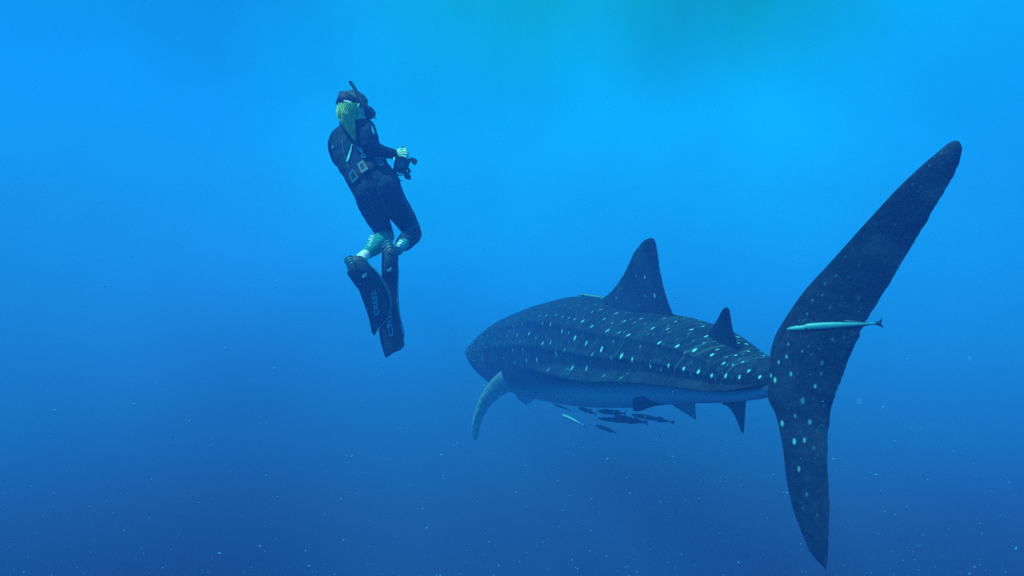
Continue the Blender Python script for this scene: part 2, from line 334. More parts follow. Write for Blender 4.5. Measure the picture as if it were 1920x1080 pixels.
fin(PR, P(990, 740, YM(9.3)), (-.3, .8, .5), .05, ns=120, mc=40, paleside=.7)
Va = np.concatenate(Vs); Qa = np.concatenate(Qs)
m_sh = bpy.data.materials.new('whale_shark_skin'); m_sh.use_nodes = True; t = m_sh.node_tree; b = t.nodes['Principled BSDF']; TN = t.nodes.new; TL = t.links.new
def att(n_): a = TN('ShaderNodeAttribute'); a.attribute_name = n_; return a.outputs['Fac']
def tmix(f, a, b_, mode='MIX'):
    m = TN('ShaderNodeMix'); m.data_type = 'RGBA'; m.blend_type = mode
    if isinstance(f, float): m.inputs[0].default_value = f
    else: TL(f, m.inputs[0])
    for k, x in ((6, a), (7, b_)):
        if isinstance(x, tuple): m.inputs[k].default_value = x
        else: TL(x, m.inputs[k])
    return m.outputs[2]
def tnoise(vec, scale, detail=3, lo=.4, hi=.7):
    n_ = TN('ShaderNodeTexNoise'); n_.inputs['Scale'].default_value = scale; n_.inputs['Detail'].default_value = detail; TL(vec, n_.inputs[0])
    r = TN('ShaderNodeMapRange'); r.interpolation_type = 'SMOOTHSTEP'; TL(n_.outputs[0], r.inputs[0]); r.inputs[1].default_value = lo; r.inputs[2].default_value = hi
    return r.outputs[0], n_.outputs[0]
tco = TN('ShaderNodeTexCoord').outputs['Object']
cmb = TN('ShaderNodeCombineXYZ'); TL(att('al'), cmb.inputs[0]); TL(att('ac'), cmb.inputs[1])
mp = TN('ShaderNodeMapping'); mp.inputs['Scale'].default_value = (15, 1.1, 1); mp.inputs['Rotation'].default_value = (0, 0, 0); TL(cmb.outputs[0], mp.inputs[0])
streak, _ = tnoise(mp.outputs[0], 1.6, 3, .54, .72)
blot, _ = tnoise(tco, 3.5, 4, .38, .70)
fine, fraw = tnoise(tco, 38, 5, .35, .75)
base = tmix(blot, (.006, .014, .030, 1), (.014, .030, .052, 1))
ma = TN('ShaderNodeMath'); ma.operation = 'MULTIPLY'; mk = TN('ShaderNodeMath'); mk.operation = 'MULTIPLY'; TL(streak, mk.inputs[0]); TL(att('trunk'), mk.inputs[1]); TL(mk.outputs[0], ma.inputs[0]); ma.inputs[1].default_value = .6
base = tmix(ma.outputs[0], base, (.055, .20, .17, 1))
ma2 = TN('ShaderNodeMath'); ma2.operation = 'MULTIPLY'; TL(fine, ma2.inputs[0]); ma2.inputs[1].default_value = .25
base = tmix(ma2.outputs[0], base, (.04, .075, .085, 1))
big, _ = tnoise(tco, 11, 5, .52, .74)
mb = TN('ShaderNodeMath'); mb.operation = 'MULTIPLY'; TL(big, mb.inputs[0]); mb.inputs[1].default_value = .5
base = tmix(mb.outputs[0], base, (.03, .07, .10, 1))
base = tmix(att('pale'), base, (.52, .66, .74, 1))
base = tmix(att('spot'), base, (.24, .88, .84, 1))
TL(base, b.inputs['Base Color']); b.inputs['Roughness'].default_value = .62; b.inputs['Specular IOR Level'].default_value = .06
bp = TN('ShaderNodeBump'); bp.inputs['Strength'].default_value = .35; bp.inputs['Distance'].default_value = .012; TL(fraw, bp.inputs['Height']); TL(bp.outputs[0], b.inputs['Normal'])
me = np_mesh('body', Va, Qa, {k: np.concatenate(x) for k, x in vattr.items()})
me.materials.append(m_sh)
base_pt = Vector((.9, 6.8, -1.0)); shark = empty('whale_shark', base_pt, 'huge white-spotted whale shark swimming away to the left, tail fin nearest the viewer', 'whale shark')
Va_off = np.array(base_pt); me.transform(Matrix.Translation(-base_pt)); sb = bpy.data.objects.new('body', me); COL.objects.link(sb); sb.parent = shark
m_eye = mat('eye_black', (.01, .01, .012), .15, .6); m_slit = mat('gill_dark', (.008, .010, .012), .8)
# eyes low on each side of the head, and five gill slits above the pectoral fin
for jj in (NJ - 8, NJ // 2 + 8):
    c = V3[96, jj % NJ]; bmx = bmesh.new(); bmesh.ops.create_uvsphere(bmx, u_segments=16, v_segments=10, radius=.026)
    child('eye', [v.co + Vector(c) for v in bmx.verts], [[v.index for v in f.verts] for f in bmx.faces], shark, m_eye); bmx.free()
for side in (1, -1):
    for k in range(5):
        i = 150 + k * 9; pts = []
        for q in range(14):
            j = int(NJ * (-.055 + .11 * q / 13)) % NJ
            if side < 0: j = (NJ // 2 - j) % NJ
            ii = i + int(5 * math.sin(q / 13 * math.pi)); pts.append((ii, j, .011 * math.sin(math.pi * (q + .6) / 14.2)))
        VV = []; FF = []
        for (ii, j, wv) in pts:
            c = V3[ii, j] + nrm[ii, j] * .004; tt = Tn[ii]
            for a_ in range(6):
                an = a_ / 6 * 2 * math.pi; VV.append(c + tt * wv * math.cos(an) + nrm[ii, j] * .006 * math.sin(an))
        for q in range(13):
            for a_ in range(6): FF.append([q * 6 + a_, q * 6 + (a_ + 1) % 6, (q + 1) * 6 + (a_ + 1) % 6, (q + 1) * 6 + a_])
        FF += [list(range(6)), list(range(13 * 6, 14 * 6))]
        child('gill_slit', VV, FF, shark, m_slit)

# ------------------------------------------------------------------ remoras
def make_fish(name, head, tail, hgt, up=(0, 0, 1), cols=((.05, .06, .07), (.30, .33, .33)), bend=0, stripe=True, fins=1.0, label='', cat='remora', group=None, wide=.75, bladec=.12, raised=False):
    head, tail = Vector(head), Vector(tail); ax = (tail - head); Ln = ax.length; ax.normalize()
    up = Vector(up); up = (up - ax * up.dot(ax)).normalized(); sd = ax.cross(up)
    ns, m = 44, 20; prof = [(0, .10), (.015, .30), (.05, .55), (.12, .80), (.22, .97), (.35, 1), (.5, .90), (.65, .66), (.78, .42), (.88, .25), (.93, .2), (.95, .04)]
    V = []; Fc = []; pal = []
    def ce(x): return head + ax * (x * Ln) + (up * .6 + sd * .4) * (bend * Ln * math.sin(x * 5.2) * x)
    for i in range(ns):
        x = .95 * i / (ns - 1); h = np.interp(x, [p[0] for p in prof], [p[1] for p in prof]) * hgt / 2; wd = h * (wide + .35 * math.exp(-x * 9))
        for j in range(m):
            a = 2 * math.pi * j / m; V.append(ce(x) + up * math.sin(a) * h * (1 if math.sin(a) < 0 else (.82 if x < .22 else 1)) + sd * math.cos(a) * wd)
            band = math.exp(-((math.sin(a) - .05) / .28) ** 2) if stripe else 0
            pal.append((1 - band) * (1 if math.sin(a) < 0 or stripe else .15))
    for q in grid_faces(ns, m).tolist(): Fc.append(q)
    Fc.append(list(range(m))); Fc.append(list(range((ns - 1) * m, ns * m)))
    def blade(poly, nrm_, th):          # poly in (x along, z up) fractions, given a real thickness
        o = len(V); n_ = len(poly)
        for s_ in (1, -1):
            for (x, z_, k) in poly: V.append(ce(x) + nrm_[0] * z_ * hgt + nrm_[1] * (s_ * th * k)); pal.append(bladec)
        Fc.append(list(range(o, o + n_))); Fc.append(list(range(o + 2 * n_ - 1, o + n_ - 1, -1)))
        for a in range(n_): b_ = (a + 1) % n_; Fc.append([o + a, o + n_ + a, o + n_ + b_, o + b_])
    th = hgt * .03
    blade([(.91, .10, 1.5), (.95, .25, 1), (1.0, .62, .3), (.985, .15, .6), (.98, 0, .6), (.985, -.15, .6), (1.0, -.60, .3), (.95, -.25, 1), (.91, -.10, 1.5)], (up, sd), th)
    if fins:
        blade([(.58, .30, 1.5), (.64, .62, .6), (.70, .50, .5), (.78, .30, .5), (.86, .16, 1)], (up, sd), th)
        blade([(.58, -.30, 1.5), (.64, -.60, .6), (.70, -.48, .5), (.78, -.30, .5), (.86, -.14, 1)], (up, sd), th)
        for s_ in (1, -1):
            blade([(.17, .28, 1.5), (.25, .95 * fins, .4), (.30, .85 * fins, .4), (.24, .26, 1.2)], ((sd * s_ * .75 + up * .25 * s_).normalized(), up), th)
    if raised: blade([(.115, .20, 1.5), (.20, 1.02, .4), (.235, 1.05, .4), (.225, .80, .6), (.17, .22, 1.3)], (up, sd), th * 1.4)
    org = head.lerp(tail, .5); me = bpy.data.meshes.new(name); me.from_pydata([tuple(v - org) for v in V], [], Fc); me.update()
    me.polygons.foreach_set('use_smooth', [True] * len(me.polygons))
    at = me.attributes.new('pale', 'FLOAT', 'POINT'); at.data.foreach_set('value', pal)
    key = 'fish_skin_%d' % (hash(cols) % 9999)
    mm = bpy.data.materials.new('remora_skin'); mm.use_nodes = True; t = mm.node_tree; b = t.nodes['Principled BSDF']
    a = t.nodes.new('ShaderNodeAttribute'); a.attribute_name = 'pale'; mx = t.nodes.new('ShaderNodeMix'); mx.data_type = 'RGBA'
    t.links.new(a.outputs['Fac'], mx.inputs[0]); mx.inputs[6].default_value = (*cols[0], 1); mx.inputs[7].default_value = (*cols[1], 1)
    nz_ = t.nodes.new('ShaderNodeTexNoise'); nz_.inputs['Scale'].default_value = 40; m2 = t.nodes.new('ShaderNodeMix'); m2.data_type = 'RGBA'; m2.blend_type = 'MULTIPLY'; m2.inputs[0].default_value = .5
    t.links.new(mx.outputs[2], m2.inputs[6]); t.links.new(nz_.outputs[0], m2.inputs[7]); t.links.new(m2.outputs[2], b.inputs['Base Color']); b.inputs['Roughness'].default_value = .4
    me.materials.append(mm); o = bpy.data.objects.new(name, me); COL.objects.link(o); o.location = org
    return tag(o, label, cat, group)
G = 'remoras travelling with the whale shark'
DK = ((.02, .03, .04), (.10, .14, .18)); LT = ((.30, .36, .34), (.62, .68, .60)); MD = ((.04, .06, .08), (.22, .30, .34))
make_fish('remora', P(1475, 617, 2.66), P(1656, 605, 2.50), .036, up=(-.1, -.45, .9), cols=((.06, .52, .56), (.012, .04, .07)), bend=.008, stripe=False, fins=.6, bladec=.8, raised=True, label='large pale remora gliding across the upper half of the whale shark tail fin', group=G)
make_fish('remora', P(1082, 552, YM(6.9)), P(1136, 559, YM(6.75)), .035, cols=((.05, .30, .24), (.08, .3, .26)), stripe=False, label='pale green remora resting on the whale shark back in front of the first dorsal fin', group=G)
make_fish('remora', P(1037, 757, YM(7.25)), P(1071, 770, YM(7.15)), 0.025, cols=DK, label='small dark remora beneath the shark belly, foremost of the slim ones', group=G)
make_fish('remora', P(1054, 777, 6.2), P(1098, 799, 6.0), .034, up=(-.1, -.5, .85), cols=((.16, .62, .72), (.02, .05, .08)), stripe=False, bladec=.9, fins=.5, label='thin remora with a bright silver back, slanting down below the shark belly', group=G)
make_fish('remora', P(1085, 764, YM(7.95)), P(1118, 776, YM(7.85)), 0.064, cols=MD, label='faint stubby remora close under the belly between the striped one and the dark cluster', group=G)
make_fish('remora', P(1121, 770, YM(6.65)), P(1174, 776, YM(6.55)), 0.053, cols=DK, label='thick dark remora at the top of the cluster under the belly', group=G)
make_fish('remora', P(1121, 784, YM(6.35)), P(1216, 794, YM(6.15)), 0.043, cols=((.05, .14, .18), (.012, .02, .03)), bend=-.01, label='long dark remora with a thin pale side line, lowest of the cluster under the belly', group=G)
make_fish('remora', P(1150, 780, YM(6.75)), P(1212, 791, YM(6.65)), 0.047, cols=DK, label='dark remora overlapping the long one from behind', group=G)
make_fish('remora', P(1184, 777, YM(6.85)), P(1265, 792, YM(6.65)), 0.051, cols=MD, bend=.008, label='blue grey remora just below the pelvic fin with its forked tail to the right', group=G)
make_fish('remora', P(1117, 797, YM(7.65)), P(1156, 812, YM(7.55)), 0.051, cols=((.05, .16, .2), (.08, .2, .24)), stripe=False, label='faint pale remora, lowest of all beneath the shark', group=G)

big = [o for o in COL.objects if o.name == 'remora'][0]
for s_ in (1, -1):
    bmx = bmesh.new(); bmesh.ops.create_uvsphere(bmx, u_segments=12, v_segments=8, radius=.0035)
    c = P(1483, 617.5, 2.652) + Vector((0, -.012 * s_, -.004)); child('eye', [v.co + c for v in bmx.verts], [[v.index for v in q.verts] for q in bmx.faces], big, mat('fish_eye', (.01, .01, .015), .2, .6)); bmx.free()

# ------------------------------------------------------------------ free diver seen from behind, camera in hand
DY = 4.3; px = DY / F                        # metres per photograph pixel at the diver
root = empty('person', P(700, 345, DY), 'free diver in black wetsuit and long fins, back to the viewer, filming the shark', 'person')
VIEW = Vector((0, -1, 0))
pV, pF, samples = [], [], []
def blob(nodes, tagname, m=18, ref=None, capr=1.0, V=None, Fc=None, sub=6):
    """smooth limb through nodes (point, half width in px, half depth in px), round ends"""
    V = pV if V is None else V; Fc = pF if Fc is None else Fc
    A = catmull([(*p, a, b) for p, a, b in nodes], (len(nodes) - 1) * sub + 1)
    T = np.gradient(A[:, :3], axis=0); o = len(V); rings = []
    n = len(A)
    for i in range(n):
        t = Vector(T[i]).normalized(); vw = (ref or VIEW); B = (vw - t * vw.dot(t)).normalized(); S = t.cross(B)
        rings.append((Vector(A[i, :3]), S, B, A[i, 3] * px, A[i, 4] * px, t))
    def ring(c, S, B, a, b): 
        for j in range(m): th_ = 2 * math.pi * j / m; V.append(c + S * a * math.cos(th_) + B * b * math.sin(th_))
    c, S, B, a, b, t = rings[0]; rr0 = min(a, b) * capr
    seq = [(c - t * rr0 * math.sin(q), S, B, a * math.cos(q) + 1e-4, b * math.cos(q) + 1e-4) for q in (1.5, 1.2, .85, .45)]
    seq += [(c, S, B, a, b) for c, S, B, a, b, t in rings]
    c, S, B, a, b, t = rings[-1]; rr0 = min(a, b) * capr
    seq += [(c + t * rr0 * math.sin(q), S, B, a * math.cos(q) + 1e-4, b * math.cos(q) + 1e-4) for q in (.45, .85, 1.2, 1.5)]
    for q in seq: ring(*q)
    k = len(seq)
    Fc.extend((grid_faces(k, m) + o).tolist()); Fc.append(list(range(o, o + m))[::-1]); Fc.append(list(range(o + (k - 1) * m, o + k * m)))
    if tagname:
        for c, S, B, a, b, t in rings:
            samples.append((c, tagname, (a + b) / 2))
def ball(c, r, tagname=None, V=None, Fc=None, R=None):
    V = pV if V is None else V; Fc = pF if Fc is None else Fc
    b_ = bmesh.new(); bmesh.ops.create_uvsphere(b_, u_segments=20, v_segments=14, radius=1); o = len(V)
    r = r if isinstance(r, (tuple, list)) else (r, r, r)
    for v in b_.verts:
        q = Vector((v.co.x * r[0], v.co.y * r[1], v.co.z * r[2])); V.append(Vector(c) + ((R @ q) if R else q))
    for f in b_.faces: Fc.append([o + v.index for v in f.verts])
    b_.free()
    if tagname: samples.append((Vector(c), tagname, max(r)))
# torso
blob([(P(667,243,4.36),22,20),(P(663,256,4.38),37,27),(P(662,274,4.38),41,31),(P(667,296,4.36),39,30),(P(679,316,4.34),39,29),(P(692,332,4.33),43,34),(P(705,350,4.34),46,40),(P(711,368,4.36),44,38)], 'suit', m=28)
# seat
ball(P(690,356,4.26), (.078,.07,.088), 'suit'); ball(P(722,352,4.27), (.078,.07,.088), 'suit')
# shoulders and arms
blob([(P(652,246,4.40),19,20),(P(634,262,4.43),17,18),(P(630,280,4.52),15,15),(P(640,304,4.66),13,13),(P(660,297,4.78),12,12),(P(700,287,4.82),9,9),(P(740,293,4.72),7,7)], 'suit', m=16)
blob([(P(672,248,4.34),20,20),(P(684,240,4.26),18,19),(P(690,254,4.22),18,18),(P(694,268,4.22),17,16),(P(704,279,4.28),14,14),(P(722,284,4.36),10.5,11),(P(738,287,4.42),7.5,8),(P(743,288,4.44),6.5,7)], 'suit', m=18)
# neck and head
hc = P(664, 207, 4.30); hup = Vector((.24, .16, .94)).normalized(); hf = Vector((.74, .62, -.30)); hf = (hf - hup * hf.dot(hup)).normalized(); hr = hf.cross(hup)
HM = Matrix((hr, hf, hup)).transposed()
def hp(x, y, z): return hc + HM @ Vector((x, y, z))       # head space: right, front, up (metres)
blob([(P(668,246,4.36),17,17),(hp(0,-.02,-.09),15,15)], 'suit', m=16)
ball(hp(0, -.012, .025), (.078, .098, .092), 'skin', R=HM); ball(hp(0, .035, -.045), (.056, .062, .062), 'skin', R=HM)
blob([(hp(0,.085,.02),3,3),(hp(0,.105,-.012),4,5),(hp(0,.108,-.022),5,4)], 'skin', m=10)          # nose
for sx in (-.018, .018): ball(hp(sx, .082, -.058), (.020,.012,.009), 'skin', R=HM)                # lips
for sx in (-1, 1):
    blob([(hp(.074*sx,-.005,.022),2,4),(hp(.084*sx,-.014,.006),2.4,5),(hp(.076*sx,-.004,-.022),2,3)], 'skin', m=10)
# legs: thighs, knees, shins folded back towards the viewer
blob([(P(694,352,4.33),31,32),(P(696,378,4.38),27,29),(P(706,405,4.44),23,25),(P(717,428,4.49),19,20),(P(724,443,4.50),16,17)], 'suit', m=22)
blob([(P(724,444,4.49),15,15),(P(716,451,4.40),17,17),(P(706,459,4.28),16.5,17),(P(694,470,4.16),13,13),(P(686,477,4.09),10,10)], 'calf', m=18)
blob([(P(686,477,4.09),9.5,9.5),(P(680,482,4.03),9.5,10),(P(676,486,3.99),10,10)], 'ankle', m=18)
blob([(P(720,350,4.33),30,31),(P(735,376,4.38),27,29),(P(753,402,4.45),23,25),(P(768,425,4.51),19.5,21),(P(775,438,4.53),17,18)], 'suit', m=22)
blob([(P(775,438,4.53),17,17),(P(770,444,4.45),18.5,17),(P(762,451,4.34),17,16),(P(757,457,4.27),15.5,15)], 'suit', m=18)
blob([(P(760,454,4.30),12.5,13),(P(756,459,4.23),11,11.5),(P(751,464,4.17),9.5,10),(P(747,469,4.13),9,9)], 'calf', m=18)  # right ankle is bare skin; the teal carries its shading in the colour
# feet inside the pockets
blob([(P(676,488,3.98),10,11),(P(664,492,3.94),10,10),(P(670,505,3.96),13,9),(P(683,530,4.02),13,7),(P(690,545,4.06),10,5)], 'ankle', m=14)
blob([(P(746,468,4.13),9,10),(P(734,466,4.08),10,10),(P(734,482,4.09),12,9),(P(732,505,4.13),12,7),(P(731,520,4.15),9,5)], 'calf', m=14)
# right hand over the top of the housing: palm, four fingers, thumb
def chain(pts, r0, r1, tg='hand'): 
    n = len(pts); blob([(P(*p), r0 + (r1 - r0) * i / (n - 1), r0 + (r1 - r0) * i / (n - 1)) for i, p in enumerate(pts)], tg, m=10, sub=4)
blob([(P(742,287.5,4.43),6,6.5),(P(747,288,4.43),8,5),(P(751,288,4.42),8.2,4.6)], 'hand', m=14)
chain([(750,281.6,4.41),(756,278.6,4.39),(761.5,279.6,4.38),(764,283,4.39)], 2.1, 1.7)
chain([(751,285.6,4.40),(758,283.2,4.375),(764,284.8,4.365),(766.5,288.6,4.38)], 2.2, 1.8)
chain([(751,289.8,4.40),(758,288.0,4.375),(764,290.0,4.365),(766,294,4.38)], 2.1, 1.7)
chain([(750,293.4,4.41),(756.5,292.8,4.38),(761.5,295,4.37),(763,298.5,4.385)], 1.9, 1.6)
chain([(746,284,4.45),(751,279.5,4.49),(757,279,4.50)], 3.0, 2.3)
# left hand on the far side of the housing
blob([(P(742,295,4.72),6.5,6.5),(P(746,301,4.68),8,5),(P(748,305,4.66),8,5)], 'hand', m=14)
for k in range(4): chain([(748,299.5+k*3.6,4.65),(753,299+k*3.6,4.60),(757,300.5+k*3.6,4.56),(757,302+k*3.6,4.53)], 2.5, 1.9)
chain([(745,299,4.68),(750,295.5,4.62),(754,296,4.57)], 2.9, 2.2)
me = bpy.data.meshes.new('b0'); me.from_pydata([tuple(v) for v in pV], [], pF); me.update()
tmp = bpy.data.objects.new('b0', me); COL.objects.link(tmp)
md = tmp.modifiers.new('r', 'REMESH'); md.mode = 'VOXEL'; md.voxel_size = .0040; md.use_smooth_shade = True
ms = tmp.modifiers.new('s', 'SMOOTH'); ms.factor = .5; ms.iterations = 4
dg = bpy.context.evaluated_depsgraph_get(); body_me = bpy.data.meshes.new_from_object(tmp.evaluated_get(dg)); bpy.data.objects.remove(tmp)
body_me.name = 'body'
from mathutils.kdtree import KDTree
kd = KDTree(len(samples)); 
for i, (c, tg, r) in enumerate(samples): kd.insert(c, i)
kd.balance()
nv_ = len(body_me.vertices); co = np.empty(nv_ * 3, np.float32); body_me.vertices.foreach_get('co', co); co = co.reshape(-1, 3)
sarr = np.array([list(c) for c, _, _ in samples]); sr = np.array([r for _, _, r in samples]); stg = np.array(['suit skin calf ankle hand'.split().index(t_) for _, t_, _ in samples])
idx = np.empty(nv_, int)
for a in range(0, nv_, 20000):
    d = np.linalg.norm(co[a:a+20000, None] - sarr[None], axis=2) - sr[None]; idx[a:a+20000] = stg[d.argmin(1)]
m_suit = mat('wetsuit', (.014, .046, .072), .75, .08, noise=(.007, .028, .046), nscale=9, bump=.35)
m_skin = mat('skin', (.45, .80, .58), .5, .4); m_calf = mat('sunlit_calf_and_cuff', (.02, .34, .33), .5, .3, noise=(.012, .22, .22), nscale=14)  # calf is plain wetsuit, its colour brightened to teal to imitate sunlight
m_lit_skin = mat('sunlit_skin', (.95, .88, .82), .5, .4)  # same skin, whitened in colour where the sun overexposes the ankle
for x in (m_suit, m_skin, m_calf, m_lit_skin, m_skin): body_me.materials.append(x)
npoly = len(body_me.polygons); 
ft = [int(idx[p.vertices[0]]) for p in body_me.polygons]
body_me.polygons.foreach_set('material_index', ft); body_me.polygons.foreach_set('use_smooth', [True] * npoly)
# wrinkles of the neoprene
from mathutils import noise as mn
nrmv = np.empty(nv_ * 3, np.float32); body_me.vertices.foreach_get('normal', nrmv); nrmv = nrmv.reshape(-1, 3)
for i in range(nv_):
    if idx[i] in (0, 2):
        c = co[i]; q_ = Vector((c[0] * 10 + c[2] * 8, c[1] * 10, c[2] * 24 - c[0] * 9)); f = mn.noise(q_) - 0.35 * max(0, .16 - abs(mn.noise(q_ * 1.4 + Vector((5, 1, 2))))) * 4; co[i] += nrmv[i] * (.0042 * f)
body_me.vertices.foreach_set('co', co.ravel()); body_me.update()
bvh = BVHTree.FromPolygons([Vector(c) for c in co], [list(p.vertices) for p in body_me.polygons])
body_me.transform(Matrix.Translation(-root.location)); bo = bpy.data.objects.new('body', body_me); COL.objects.link(bo); bo.parent = root

def on_body(u, v, lift=.004, Yd_=4.3):
    d = P(u, v, 1).normalized(); h = bvh.ray_cast(Vector((0, 0, 0)), d)
    q = h[0] if h[0] is not None else P(u, v, Yd_)
    return q - d * lift
def patch(name, poly, m, lift=.005, th=.003, holes=None, parent=root, surf=on_body, step=1.6, flat_=True):
    """a thin raised piece with outline poly (photo px) lying on a surface"""
    b_ = bmesh.new(); loops = [poly] + (holes or []); vv = []
    for lp in loops:
        q = []
        for i in range(len(lp)):
            a, b2 = lp[i], lp[(i + 1) % len(lp)]; n_ = max(1, int(math.hypot(b2[0]-a[0], b2[1]-a[1]) / step))
            for k in range(n_): q.append((a[0] + (b2[0]-a[0]) * k / n_, a[1] + (b2[1]-a[1]) * k / n_))
        vv.append(q)
    flat = [p for q in vv for p in q]; tri = tessellate_polygon([[Vector((x, y, 0)) for x, y in q] for q in vv])
    if flat_:
        R0 = np.array([list(surf(x, y, 0)) for x, y in flat]); nn = np.linalg.lstsq(R0, np.ones(len(R0)), rcond=None)[0]
        def surf(x, y, l, nn=nn):
            d_ = P(x, y, 1); k_ = 1 / float(nn @ np.array(list(d_))); return d_ * k_ - d_.normalized() * (l + .002)
    V = [surf(x, y, lift + th) for x, y in flat] + [surf(x, y, lift - .004) for x, y in flat]; n_ = len(flat)
    Fc = [list(t_) for t_ in tri] + [[i + n_ for i in reversed(t_)] for t_ in tri]; o = 0
    for q in vv:
        k = len(q); Fc += [[o + i, o + (i + 1) % k, n_ + o + (i + 1) % k, n_ + o + i] for i in range(k)]; o += k
    return child(name, V, Fc, parent, m, False)
def text_patch(name, txt, p0, p1, hgt, m, surf, parent=root, shear=0, lift=.004, font_w=1.0):
    """raised lettering whose baseline runs from p0 to p1 (photo px) with letter height hgt px"""
    cu = bpy.data.curves.new('t', 'FONT'); cu.body = txt; cu.resolution_u = 2; cu.offset = .018; to = bpy.data.objects.new('t', cu); COL.objects.link(to)
    dg = bpy.context.evaluated_depsgraph_get(); me_ = bpy.data.meshes.new_from_object(to.evaluated_get(dg)); bpy.data.objects.remove(to)
    xs = [v.co.x for v in me_.vertices]; ys = [v.co.y for v in me_.vertices]; x0, x1, y0, y1 = min(xs), max(xs), min(ys), max(ys)
    bx = Vector((p1[0] - p0[0], p1[1] - p0[1])); up = Vector((bx.y, -bx.x)).normalized() * hgt
    def mp_(c): 
        a = (c.x - x0) / (x1 - x0); b2 = (c.y - y0) / (y1 - y0); q = Vector(p0) + bx * (a + shear * b2) + up * b2; return q.x, q.y
    V = [surf(*mp_(v.co), lift) for v in me_.vertices]; n_ = len(V); V += [surf(*mp_(v.co), lift - .003) for v in me_.vertices]
    Fc = [list(p.vertices) for p in me_.polygons]; edge = {}
    for f in Fc:
        for i in range(len(f)): e = (f[i], f[(i + 1) % len(f)]); edge[e] = 1
    Fs = Fc + [[i + n_ for i in reversed(f)] for f in Fc] + [[a + n_, b2 + n_, b2, a] for a, b2 in edge if (b2, a) not in edge]
    return child(name, V, Fs, parent, m, False)
m_teal = mat('print_teal', (.18, .80, .74), .5, .3); m_frame = mat('frame_grey', (.05, .17, .22), .5, .3); m_white = mat('print_white', (.85, .86, .84), .5, .3); m_black = mat('black_plastic', (.012, .02, .03), .6, .3)
m_grey = mat('grey_print', (.08, .30, .36), .5, .3); m_webbing = mat('belt_webbing', (.012, .014, .016), .7, .2)
m_rubber = mat('fin_rubber', (.024, .05, .065), .45, .35, noise=(.035, .07, .085), nscale=30, bump=.15)
m_blade = mat('fin_blade', (.018, .034, .048), .4, .4, noise=(.028, .05, .068), nscale=12)
m_rail = mat('fin_rail', (.05, .26, .28), .4, .4)
# --- back of the suit: zip cord, chest logo mark, arm badge
patch('zip_cord', [(659.2,270),(660.6,272),(657.5,286),(654.6,296),(651.5,303),(649.2,302),(652,292),(656,281)], m_teal, th=.004, flat_=False)
patch('suit_logo', [(667,276),(677,276.3),(680,281),(682,285.5),(679,286),(683,289),(686.5,293),(684,296),(678,295),(676,291),(679.5,288),(674.5,284),(671.5,279.5),(669,278.5)], m_teal, th=.003,
      holes=[[(678.5,291),(680,289.8),(683.4,292.6),(680.5,293.6)]])
patch('suit_logo', [(622.2,271.5),(627,275.2),(621.6,279.5)], m_grey)
patch('arm_badge', [(696.4,235),(698.2,236.5),(701.6,246),(702.6,251.5),(700.6,251),(697.6,246)], m_teal)
patch('seam', [(718,316),(719.5,316),(725,335),(726,348),(724.6,348),(723.2,335)], m_webbing, th=.0015, flat_=False)
for sm_ in ([(688,360),(689.2,360),(701,398),(713,428),(711.8,428.4),(699.8,398.6)], [(706,352),(707.2,352),(727,398),(736,404),(735,405),(725.8,399)], [(757,372),(758.2,371.6),(775,410),(781,430),(779.8,430),(773.8,410.6)], [(640,262),(641.2,262),(646,290),(655,318),(653.8,318.4),(644.8,290.6)], [(688,262),(689,261),(706,272),(736,283),(735.6,284.2),(705.4,273.2)]):
    patch('seam', sm_, m_frame, lift=.002, th=.0012, flat_=False)
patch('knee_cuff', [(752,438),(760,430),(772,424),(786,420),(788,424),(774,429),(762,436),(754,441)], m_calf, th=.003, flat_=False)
patch('lit_skin_patch', [(749.8,448.7),(755,452.4),(748,463.5),(744,462.6),(743,459)], m_lit_skin, flat_=False, lift=.008)  # white piece painted as sunlight on the bare ankle skin
text_patch('calf_lettering', 'YAMA', (692.8,463), (702.5,441.5), 8.5, m_white, on_body, lift=.008)
# --- weight belt with two keepers on the back and one on the hip
def belt_row(u0, v0, u1, v1, n_=26): return [(u0 + (u1 - u0) * i / n_, v0 + (v1 - v0) * i / n_) for i in range(n_ + 1)]
bu = [(650,337),(661,330),(680,315),(700,305),(715,300.5),(722,304)]; bl = [(656,350),(668,341),(688,328),(706,318),(720,314),(727,316)]
tb = catmull([(649,336),(661,324),(680,309),(700,298),(714,294.5),(724,297)], 40); bb = catmull([(656,350),(670,340),(688,326),(704,316),(718,312),(729,312)], 40); BV = []
for i in range(40):
    for k in range(5): q = tb[i] * (1 - k / 4) + bb[i] * (k / 4); BV.append(on_body(q[0], q[1], .013 - (.006 if k in (0, 4) else 0)))
for i in range(40):
    for k in range(5): q = tb[i] * (1 - k / 4) + bb[i] * (k / 4); BV.append(on_body(q[0], q[1], -.004))
g = grid_faces(40, 5, wrap=False); BF = g.tolist() + (g[:, ::-1] + 200).tolist()
for i in range(39): BF += [[i*5, (i+1)*5, 200+(i+1)*5, 200+i*5], [i*5+4, 200+i*5+4, 200+(i+1)*5+4, (i+1)*5+4]]
belt = child('weight_belt', BV, BF, root, m_webbing)
for q in ([(661,315.8),(672.6,332),(661,343.5),(653.6,327)], [(680,299.6),(690.4,316.6),(677.8,325),(669.6,307.4)]):
    cxx = sum(p[0] for p in q) / 4; cyy = sum(p[1] for p in q) / 4
    inn = [(cxx + (x - cxx) * .55, cyy + (y - cyy) * .62) for x, y in q]
    wt = patch('belt_weight', q, m_black, lift=.016, th=.012)
    patch('weight_frame', q, m_frame, lift=.029, th=.003, holes=[inn], parent=wt)
q = [(702,294),(712,296),(722,310),(712,311)]; wt = patch('belt_weight', q, m_black, lift=.014, th=.010); patch('weight_frame', q, m_frame, lift=.025, th=.002, holes=[[(706,297.5),(711.5,298.5),(717,306.5),(711.5,307.5)]], parent=wt)
